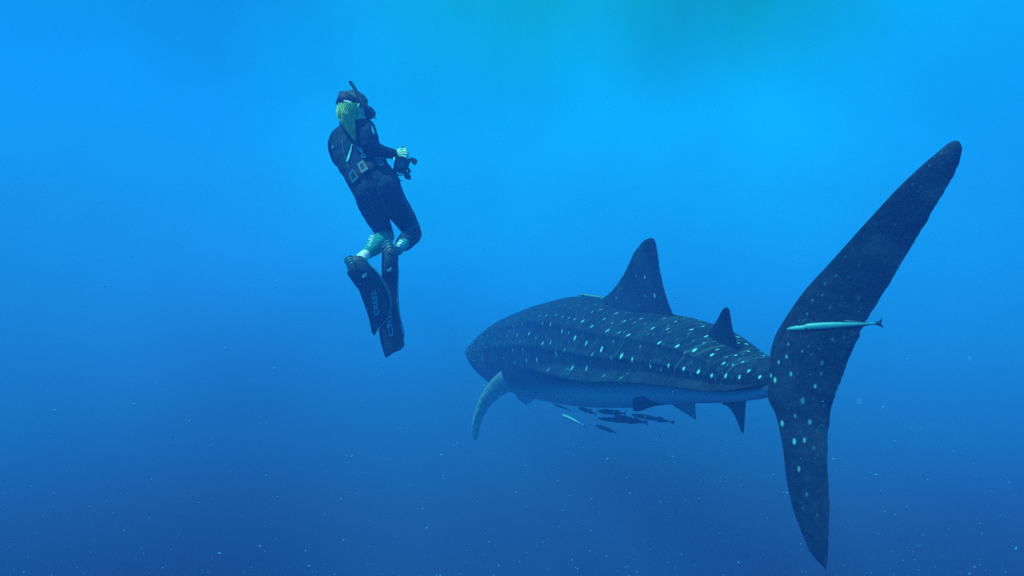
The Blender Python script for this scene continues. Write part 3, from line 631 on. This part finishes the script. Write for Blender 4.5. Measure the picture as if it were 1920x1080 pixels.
# --- mask, strap, snorkel
VV, FF = [], []
for i in range(37):                                             # strap band round the back of the head
    a = math.radians(-10 + 200 * i / 36); dirn = Vector((math.cos(a), -math.sin(a) , 0)); R0 = (.090, .113)
    wdt = .020 + .018 * math.sin(math.radians(200 * i / 36)) ** 2
    for z_, k in ((-wdt, 1.0), (wdt, .98), (wdt, .93), (-wdt, .94)):
        VV.append(hp(R0[0] * dirn.x * k, -.012 + R0[1] * dirn.y * k, .022 + z_ + .012 * math.sin(a)))
FF = [[i * 4 + j, i * 4 + (j + 1) % 4, (i + 1) * 4 + (j + 1) % 4, (i + 1) * 4 + j] for i in range(36) for j in range(4)] + [[0,1,2,3], [147,146,145,144]]
VV2, FF2 = [], []
mask = []
blob([(hp(-.070,.060,.022),7,10),(hp(-.03,.088,.020),9,13),(hp(.03,.088,.020),9,13),(hp(.070,.060,.022),7,10)], None, m=16, ref=hf, V=VV2, Fc=FF2)
maskm = child('mask', VV2, FF2, root, m_black)
strap = child('mask_strap', VV, FF, maskm, m_black)
VL, FL = [], []
blob([(hp(-.052,.098,.024),7.0,3),(hp(0,.112,.022),8.5,3),(hp(.052,.098,.024),7.0,3)], None, m=16, ref=hup, V=VL, Fc=FL)
child('mask_lens', VL, FL, maskm, mat('mask_glass', (.03, .05, .06), .08, .8))
def surf_head(u, v, lift=.004, Yd_=4.25):
    return on_v(sb_bvh, u, v, lift)
hb = BVHTree.FromPolygons([Vector(v) for v in VV], FF)
def on_strap(u, v, lift=.004):
    d = P(u, v, 1).normalized(); h = hb.ray_cast(Vector((0, 0, 0)), d); q = h[0] if h[0] is not None else bvh.ray_cast(Vector((0,0,0)), d)[0]
    if q is None: q = P(u, v, 4.22)
    return q - d * lift
patch('strap_logo', [(644,188.6),(646,187.4),(652,188.4),(658.6,190.6),(658,192.4),(651,191.4),(645,190)], m_white, surf=on_strap, parent=maskm, th=.002)
VS, FS = [], []
blob([(hp(.012,.100,-.066),3.6,3.6),(hp(.075,.085,-.080),3.9,3.9),(P(689,216,4.19),4.1,4.1),(P(686,205,4.17),4.2,4.2),(P(680,193,4.17),3.7,3.7),(P(674,183,4.18),3.4,3.4),(P(667,170,4.19),3.2,3.2),(P(660,158,4.20),3.0,3.0),(P(656.5,153.5,4.20),2.7,2.7)], None, m=16, V=VS, Fc=FS)
sn = child('snorkel', VS, FS, root, m_black)
VS, FS = [], []; blob([(hp(0,.088,-.060),8,5),(hp(0,.108,-.062),8,5)], None, m=14, V=VS, Fc=FS); child('mouthpiece', VS, FS, sn, m_black)
# --- hair: loose blond ponytail of strands over the back of the neck
VH, FH = [], []
hrn = random.Random(11)
blob([(hp(-.01,-.078,-.01),13,7),(P(650,212,4.21),13,8),(P(651,226,4.21),10.5,8),(P(657,240,4.22),6,6),(P(662,250,4.26),4,4),(P(665,259,4.28),1.5,1.5)], None, m=24, V=VH, Fc=FH, sub=8)
VH = [v + Vector((mn.noise(v * 40), mn.noise(v * 22 + Vector((9, 9, 9))), mn.noise(v * 18 + Vector((3, 3, 3))))) * .010 for v in VH]
for k in range(620):
    a = hrn.uniform(-1, 1); d0 = hrn.uniform(.2, 1); ph = hrn.uniform(0, 6.28); en = hrn.uniform(.55, 1)
    pts = []
    for q in range(9):
        t_ = q / 8 * en; cxp = np.interp(t_, [0, .25, .5, .75, 1], [653, 648, 650, 657, 666]); cyp = np.interp(t_, [0, .2, .5, .75, 1], [194, 207, 224, 242, 263]); wp = np.interp(t_, [0, .2, .5, .8, 1], [16, 17, 13.5, 7, 1.5])
        dep = 4.178 + .035 * t_ - .052 * math.sqrt(max(0, 1 - a * a)) * np.interp(t_, [0, .3, 1], [1, 1, .3]) + .03 * (1 - d0)
        pts.append(P(cxp + a * wp + 2.0 * math.sin(ph + t_ * 9), cyp + 1.2 * math.cos(ph * 2 + t_ * 5), dep))
    o = len(VH)
    for q, p in enumerate(pts):
        r = (.0036 * (1 - .8 * q / 8)) * (.7 + .6 * d0)
        for j in range(3): th_ = j * 2.094 + ph; VH.append(p + Vector((math.cos(th_) * r, math.sin(th_) * r, 0)))
    FH += [[o + q * 3 + j, o + q * 3 + (j + 1) % 3, o + (q + 1) * 3 + (j + 1) % 3, o + (q + 1) * 3 + j] for q in range(8) for j in range(3)]
# thin cover of hair over the crown and a few loose strands in front
VC, FC2 = [], []
for k in range(260):
    a0 = hrn.uniform(-2.6, 2.6); o = len(VC); el0 = hrn.uniform(.75, 1.35)
    for q in range(8):
        f = q / 7; e = el0 * (1 - f) + f * .05; aa = a0 * (1 - .25 * f)
        p = hp(.083 * math.sin(aa) * math.cos(e), -.012 - .103 * math.cos(aa) * math.cos(e), .027 + .097 * math.sin(e)); r = .0022
        for j in range(3): th_ = j * 2.094; VC.append(p + Vector((math.cos(th_) * r, math.sin(th_) * r, 0)))
    FC2 += [[o + q * 3 + j, o + q * 3 + (j + 1) % 3, o + (q + 1) * 3 + (j + 1) % 3, o + (q + 1) * 3 + j] for q in range(7) for j in range(3)]
for k in range(14):
    o = len(VC); dy = hrn.uniform(-1.5, 1.5)
    for q in range(8):
        f = q / 7; p = P(678 + 27 * f + dy, 190 + 27 * f + 8 * f * f - 5 * math.sin(f * 3) + dy * .7 * f, 4.20); r = .0020 * (1 - .6 * f)
        for j in range(3): th_ = j * 2.094; VC.append(p + Vector((math.cos(th_) * r, math.sin(th_) * r, 0)))
    FC2 += [[o + q * 3 + j, o + q * 3 + (j + 1) % 3, o + (q + 1) * 3 + (j + 1) % 3, o + (q + 1) * 3 + j] for q in range(7) for j in range(3)]
child('hair', VH, FH, root, mat('blond_hair', (.98, .99, .26), .22, 1.0, noise=(.42, .70, .16), nscale=28))
child('crown_hair', VC, FC2, root, mat('wet_hair', (.05, .16, .10), .4, .5, noise=(.02, .06, .04), nscale=60))

# --- long fins: foot pocket, ribs, blade, rails, lettering
def lerp_rows(rows_, t_):
    A = catmull(rows_, 200); k = t_ * 199; i = min(int(k), 198); f = k - i; return A[i] * (1 - f) + A[i + 1] * f
def blade_fin(stn, Yf, pocket, ribs, letter, name='swim_fin', notch=0):
    """stn: rows (left u, left v, right u, right v) from heel to tip; Yf(t): distance"""
    n_, m_ = 60, 15; A = catmull(stn, n_); V = []
    def pt(t_, c, lift=0.0):
        k = t_ * (n_ - 1); i = min(int(k), n_ - 2); f = k - i; r = A[i] * (1 - f) + A[i + 1] * f
        u = r[0] * (1 - c) + r[2] * c; v = r[1] * (1 - c) + r[3] * c
        return P(u, v, Yf(t_) - lift - .012 * math.sin(math.pi * c) * (1 - .5 * t_))
    def th_(t_, c): return .011 * (1 - t_ * .75) + (.010 * (1 - t_ * .6) if c < .07 or c > .93 else 0)
    for i in range(n_):
        for c in np.linspace(0, 1, m_): V.append(pt(i / (n_ - 1), c, th_(i / (n_ - 1), c) / 2))
    for i in range(n_):
        for c in np.linspace(0, 1, m_): V.append(pt(i / (n_ - 1), c, -th_(i / (n_ - 1), c) / 2))
    g = grid_faces(n_, m_, wrap=False); o = n_ * m_; Fc = g.tolist() + (g[:, ::-1] + o).tolist()
    for i in range(n_ - 1): Fc += [[i*m_, (i+1)*m_, o+(i+1)*m_, o+i*m_], [i*m_+m_-1, o+i*m_+m_-1, o+(i+1)*m_+m_-1, (i+1)*m_+m_-1]]
    for j in range(m_ - 1): Fc += [[j, o+j, o+j+1, j+1], [(n_-1)*m_+j, (n_-1)*m_+j+1, o+(n_-1)*m_+j+1, o+(n_-1)*m_+j]]
    bl_ = child(name, V, Fc, root, m_blade)
    fb = BVHTree.FromPolygons([Vector(v) for v in V], Fc)
    Ym = Yf(.5)
    def surf(u, v, lift=.004):
        d = P(u, v, 1).normalized(); h = fb.ray_cast(Vector((0, 0, 0)), d); q = h[0] if h[0] is not None else P(u, v, Ym); return q - d * lift
    VP, FP = [], []; blob(pocket, None, m=22, V=VP, Fc=FP); child('foot_pocket', VP, FP, bl_, m_rubber)
    for rb in ribs:
        VR, FR = [], []; blob([(P(*p), 1.7, 1.7) for p in rb], None, m=8, V=VR, Fc=FR, sub=4); child('heel_rib', VR, FR, bl_, m_rail)
    for side in (0, 1):
        VR, FR = [], []
        blob([(pt(t_, side, .004), 1.0 + 1.2 * (1 - t_), 1.6 + 2.4 * (1 - t_)) for t_ in (.02, .2, .4, .6, .8, .97)], None, m=8, V=VR, Fc=FR); child('rail', VR, FR, bl_, m_blade if side == 0 else m_rail)
    return bl_, surf
L_st = [(650,484,668,482),(647,489,688,495),(655,501,703,506),(664,519,716,522),(672,537,724,540),(679,556,730,553),(686,575,735,566),(690,588,736,576),(693,598,730,590),(695,609,719,602),(697,620,709,616),(700,628,703,628)]
R_st = [(718,457,734,456),(719,470,742,470),(718,490,745,490),(717,513,745,513),(716,545,745,545),(713,575,747,574),(711,605,750,600),(712,622,754,620),(715,642,757,638),(718,656,757.5,648),(720,664,752,655),(725,671,738,661)]
lf, lsurf = blade_fin(L_st, lambda t_: 3.93 + .12 * t_, [(P(655,488,3.92),9,8),(P(666,496,3.925),19,12),(P(676,512,3.93),20,12),(P(684,530,3.96),17,9),(P(690,545,3.98),12,5)],
    [[(661,484,3.86),(656,484.5,3.83),(650,489.5,3.84)],[(662,488,3.84),(656,489.5,3.81),(650.5,496,3.83)],[(664,492,3.84),(659,494,3.81),(654,501,3.83)],[(658,480,3.87),(652,480.5,3.85),(647,485,3.86)]], None)
rf, rsurf = blade_fin(R_st, lambda t_: 4.06 + .10 * t_, [(P(729,462,4.05),9,8),(P(733,474,4.03),12,11),(P(733,492,4.03),12.5,11),(P(732,510,4.05),12,8),(P(731,525,4.08),9,5)],
    [[(735,454,3.99),(727,451.5,3.96),(719,458,3.97)],[(736,459,3.97),(729,457,3.94),(719,464,3.96)],[(737,464,3.97),(731,462.5,3.93),(720,471.5,3.95)]], None)
m_letter = mat('fin_lettering', (.04, .58, .60), .45, .3)
text_patch('fin_lettering', 'CRESSI', (690.5,590.5), (706,545)if False else (704.5,546), -10.5, m_letter, lsurf, parent=lf) if False else text_patch('fin_lettering', 'CRESSI', (711.5+0,590.5), (704.5,543.5), 9.5, m_letter, lsurf, parent=lf)
text_patch('fin_lettering', 'CRESSI', (738.4,631.0), (730.5,555), 9.6, m_letter, rsurf, parent=rf)
patch('pocket_mark', [(679,516),(686,511),(688,513),(685,519),(680,522),(678,520)], m_grey, surf=lambda u, v, l: P(u, v, 3.86) - P(u, v, 1).normalized() * l, parent=lf)
patch('pocket_mark', [(725,506),(732,501),(735,502),(733,507),(727,510)], m_grey, surf=lambda u, v, l: P(u, v, 3.955) - P(u, v, 1).normalized() * l, parent=rf)

# ------------------------------------------------------------------ camera housing held by the diver
hr_ = empty('camera_housing', P(752, 307, 4.48), 'black underwater camera housing with two arms held in front of the diver', 'camera housing')
def boxp(name, corners, Y0, Y1, m, parent=hr_, bev=.004):
    b_ = bmesh.new(); a = [b_.verts.new(P(u, v, Y0) - hr_.location) for u, v in corners]; c = [b_.verts.new(P(u, v, Y1) * 1 - hr_.location) for u, v in corners]; n_ = len(a)
    b_.faces.new(a); b_.faces.new(c[::-1])
    for i in range(n_): b_.faces.new((a[i], c[i], c[(i + 1) % n_], a[(i + 1) % n_]))
    bmesh.ops.recalc_face_normals(b_, faces=b_.faces); bmesh.ops.bevel(b_, geom=list(b_.edges), offset=bev, segments=2, affect='EDGES', clamp_overlap=True)
    me_ = bpy.data.meshes.new(name); b_.to_mesh(me_); b_.free(); me_.materials.append(m); o = bpy.data.objects.new(name, me_); COL.objects.link(o); o.parent = parent; return o
def tubep(name, pts, r, m, parent=hr_, mm_=10):
    V, Fc = [], []; blob([(P(*p), r, r) for p in pts], None, m=mm_, V=V, Fc=Fc); return child(name, V, Fc, parent, m)
m_al = mat('anodised_black', (.022, .026, .03), .4, .5, noise=(.03, .035, .04), nscale=30); m_steel = mat('bolt_steel', (.75, .78, .75), .3, .5)
boxp('housing_body', [(741,294),(752,292.5),(762,296),(765.5,306),(764,316),(757,325),(748,326),(744,322),(737,320.5),(738.5,307)], 4.43, 4.56, m_al, bev=.004)
boxp('back_screen', [(744,300),(757,300.5),(758.5,314),(744.5,313.5)], 4.422, 4.434, mat('screen_glass', (.02, .05, .08), .1, .7), bev=.001)
for u, v in ((747,318),(751,318.5),(755,318),(761,303),(761.5,308)): tubep('button', [(u,v,4.425),(u,v,4.434)], 1.0, m_al)
tubep('latch', [(740.5,310,4.43),(740.2,316,4.43)], 1.3, m_al)
tubep('lens_port', [(752,309,4.55),(754,309,4.64),(756,309,4.68)], 12, m_al, mm_=24)
boxp('handle', [(737,319),(744,322),(747,332),(744,337),(741,330)], 4.45, 4.48, m_al)
boxp('tray', [(752,322),(760,318),(768,327),(771,330),(770,338),(759,335),(757,328)], 4.44, 4.49, m_al)
tubep('arm', [(761,302,4.46),(766,299,4.46),(771,299,4.46)], 2.2, m_al); boxp('strobe', [(768,294.5),(775,295.5),(783,299.5),(781.5,308.5),(776,309.5),(770.5,303)], 4.42, 4.50, m_al)
tubep('arm', [(762,318,4.48),(766,306,4.48),(769,300,4.47)], 2.2, m_al)
tubep('knob', [(755.2,276.8,4.43),(755.4,276,4.43)], 2.6, m_al); tubep('knob_stem', [(755.2,279,4.44),(755.1,291,4.44)], 1.0, m_al)
tubep('grip_loop', [(746,327,4.47),(750,329,4.47),(755,327,4.47)], 1.2, m_al)
for u, v in ((738.5,324.5),(742.5,327.5),(753.5,328),(751.5,338.5)): tubep('bolt', [(u-.7,v-.3,4.43),(u+.9,v+.4,4.43)], 1.1, m_steel)
boxp('float_arm', [(765,314),(769,316),(771,323),(767,326),(764,322)], 4.60, 4.66, m_al)

# ------------------------------------------------------------------ the water as a closed box of scattering volume
hz = bpy.data.meshes.new('haze'); bmx = bmesh.new(); bmesh.ops.create_cube(bmx, size=1); bmx.to_mesh(hz); bmx.free()
ho = bpy.data.objects.new('haze', hz); COL.objects.link(ho); ho.location = (0, 3.6, -.6); ho.scale = (33, 21.2, 5.4); ho['kind'] = 'stuff'
mh = bpy.data.materials.new('water_volume'); mh.use_nodes = True; t = mh.node_tree; t.nodes.clear()
pv = t.nodes.new('ShaderNodeVolumePrincipled'); pv.inputs['Color'].default_value = (.045, .19, .83, 1); pv.inputs['Density'].default_value = .102
pv.inputs['Absorption Color'].default_value = (.0, .55, .8, 1)
mo = t.nodes.new('ShaderNodeOutputMaterial'); t.links.new(pv.outputs[0], mo.inputs['Volume']); hz.materials.append(mh)
#@@SPLIT
# ------------------------------------------------------------------ marine snow: drifting flecks nobody could count
SV, SF = [], []
ico = bmesh.new(); bmesh.ops.create_icosphere(ico, subdivisions=1, radius=1); iv = [v.co.copy() for v in ico.verts]; iff = [[v.index for v in f.verts] for f in ico.faces]; ico.free()
sr_ = random.Random(21)
def fleck(u, v, Y, rpx, st=1.0, an=None):
    c = P(u, v, Y); r = rpx / F * Y; o = len(SV); an = sr_.uniform(0, 3.14) if an is None else an
    R = Matrix.Rotation(an, 3, 'Y') @ Matrix.Rotation(sr_.uniform(0, 3), 3, 'X')
    for q in iv: q = q * sr_.uniform(.7, 1.25); SV.append(c + R @ Vector((q.x * r * st, q.y * r, q.z * r)))
    SF.extend([[i + o for i in f] for f in iff])
for u, v, r in ((660,856,3.2),(768,910,2.2),(831,892,1.6),(857,831,1.8),(851,835,1.8),(986,873,1.5),(967,923,2.6),(1055,957,2.0),(1048,987,1.4),(1027,995,1.3),(1027,1011,1.3),(1108,995,1.7),(1107,1033,1.5),(1079,1064,1.8),(1175,896,1.6),(1181,925,2.2),(1258,969,1.8),(1262,857,2.6),(800,990,2.8),(488,1025,3),(580,1061,2.6),(935,1061,2.2),(320,1030,1.4),(532,131,1.3),(526,143,1.2),(1497,262,1.6),(1498,278,1.3),(1188,293,1.4),(1529,82,1.2),(784,327,1.6),(1776,250,1.2),(1860,921,2.4),(1087,170,1.2),(248,480,2.0),(190,380,1.6),(730,330,1.2),(1850,640,1.3),(896,940,1.6),(720,700,1.4),(640,730,1.2),(1390,910,1.6),(1450,890,1.8),(1660,930,1.4)):
    fleck(u, v, sr_.uniform(1.6, 3.2), r * .6, sr_.uniform(1, 1.8))
for k in range(2200):
    v = 1080 * (1 - sr_.random() ** 1.5 * 1.05) if k % 4 else sr_.uniform(-40, 1100); u = sr_.uniform(-80, 2000)
    fleck(u, v, sr_.uniform(1.4, 8), sr_.choice([.28, .33, .38, .45, .5, .6, .8, 1.0]) * (sr_.choice([1, 1, 1, 1, 1, 1.9]) if v > 500 else .8), sr_.uniform(1, 2))
SVo = Vector((0, 4, 0)); me = bpy.data.meshes.new('marine_snow'); me.from_pydata([tuple(v - SVo) for v in SV], [], SF); me.update(); me.polygons.foreach_set('use_smooth', [True] * len(me.polygons))
so = bpy.data.objects.new('marine_snow', me); COL.objects.link(so); so.location = SVo; tag(so, 'pale flecks of marine snow drifting all through the blue water', 'marine snow', kind='stuff')
me.materials.append(mat('snow_fleck', (.10, .40, .50), .7, .1))
# a few clear jellies drifting to the right
mj = bpy.data.materials.new('jelly'); mj.use_nodes = True; t = mj.node_tree; b = t.nodes['Principled BSDF']; b.inputs['Base Color'].default_value = (.30, .65, .75, 1); b.inputs['Alpha'].default_value = .07; b.inputs['Roughness'].default_value = .4
for (u, v, Y, rp, lab) in ((1612, 752, 3.0, 5, 'faint clear jelly with a bright core right of the shark tail fin'), (1819, 671, 3.4, 4, 'round clear jelly near the right edge, higher than the others'), (1807, 786, 3.2, 4, 'long clear jelly near the right edge, hanging downwards')):
    V, Fc = [], []; c = P(u, v, Y); r = rp / F * Y; st = 2.4 if 'long' in lab else 1.0
    for i in range(15):
        a = math.pi * i / 14
        for j in range(18):
            bb_ = 2 * math.pi * j / 18; q = Vector((math.sin(a) * math.cos(bb_), math.sin(a) * math.sin(bb_), math.cos(a) * st)) * r * (1 + .12 * math.sin(5 * bb_))
            if st > 1: q = Matrix.Rotation(.35, 3, 'Y') @ q
            V.append(q)
    Fc = grid_faces(15, 18).tolist()
    me = bpy.data.meshes.new('jelly'); me.from_pydata([tuple(x) for x in V], [], Fc); me.update(); me.polygons.foreach_set('use_smooth', [True] * len(me.polygons)); me.materials.append(mj)
    o = bpy.data.objects.new('jelly', me); COL.objects.link(o); o.location = c; tag(o, lab, 'jelly', 'clear jellies drifting in the water')
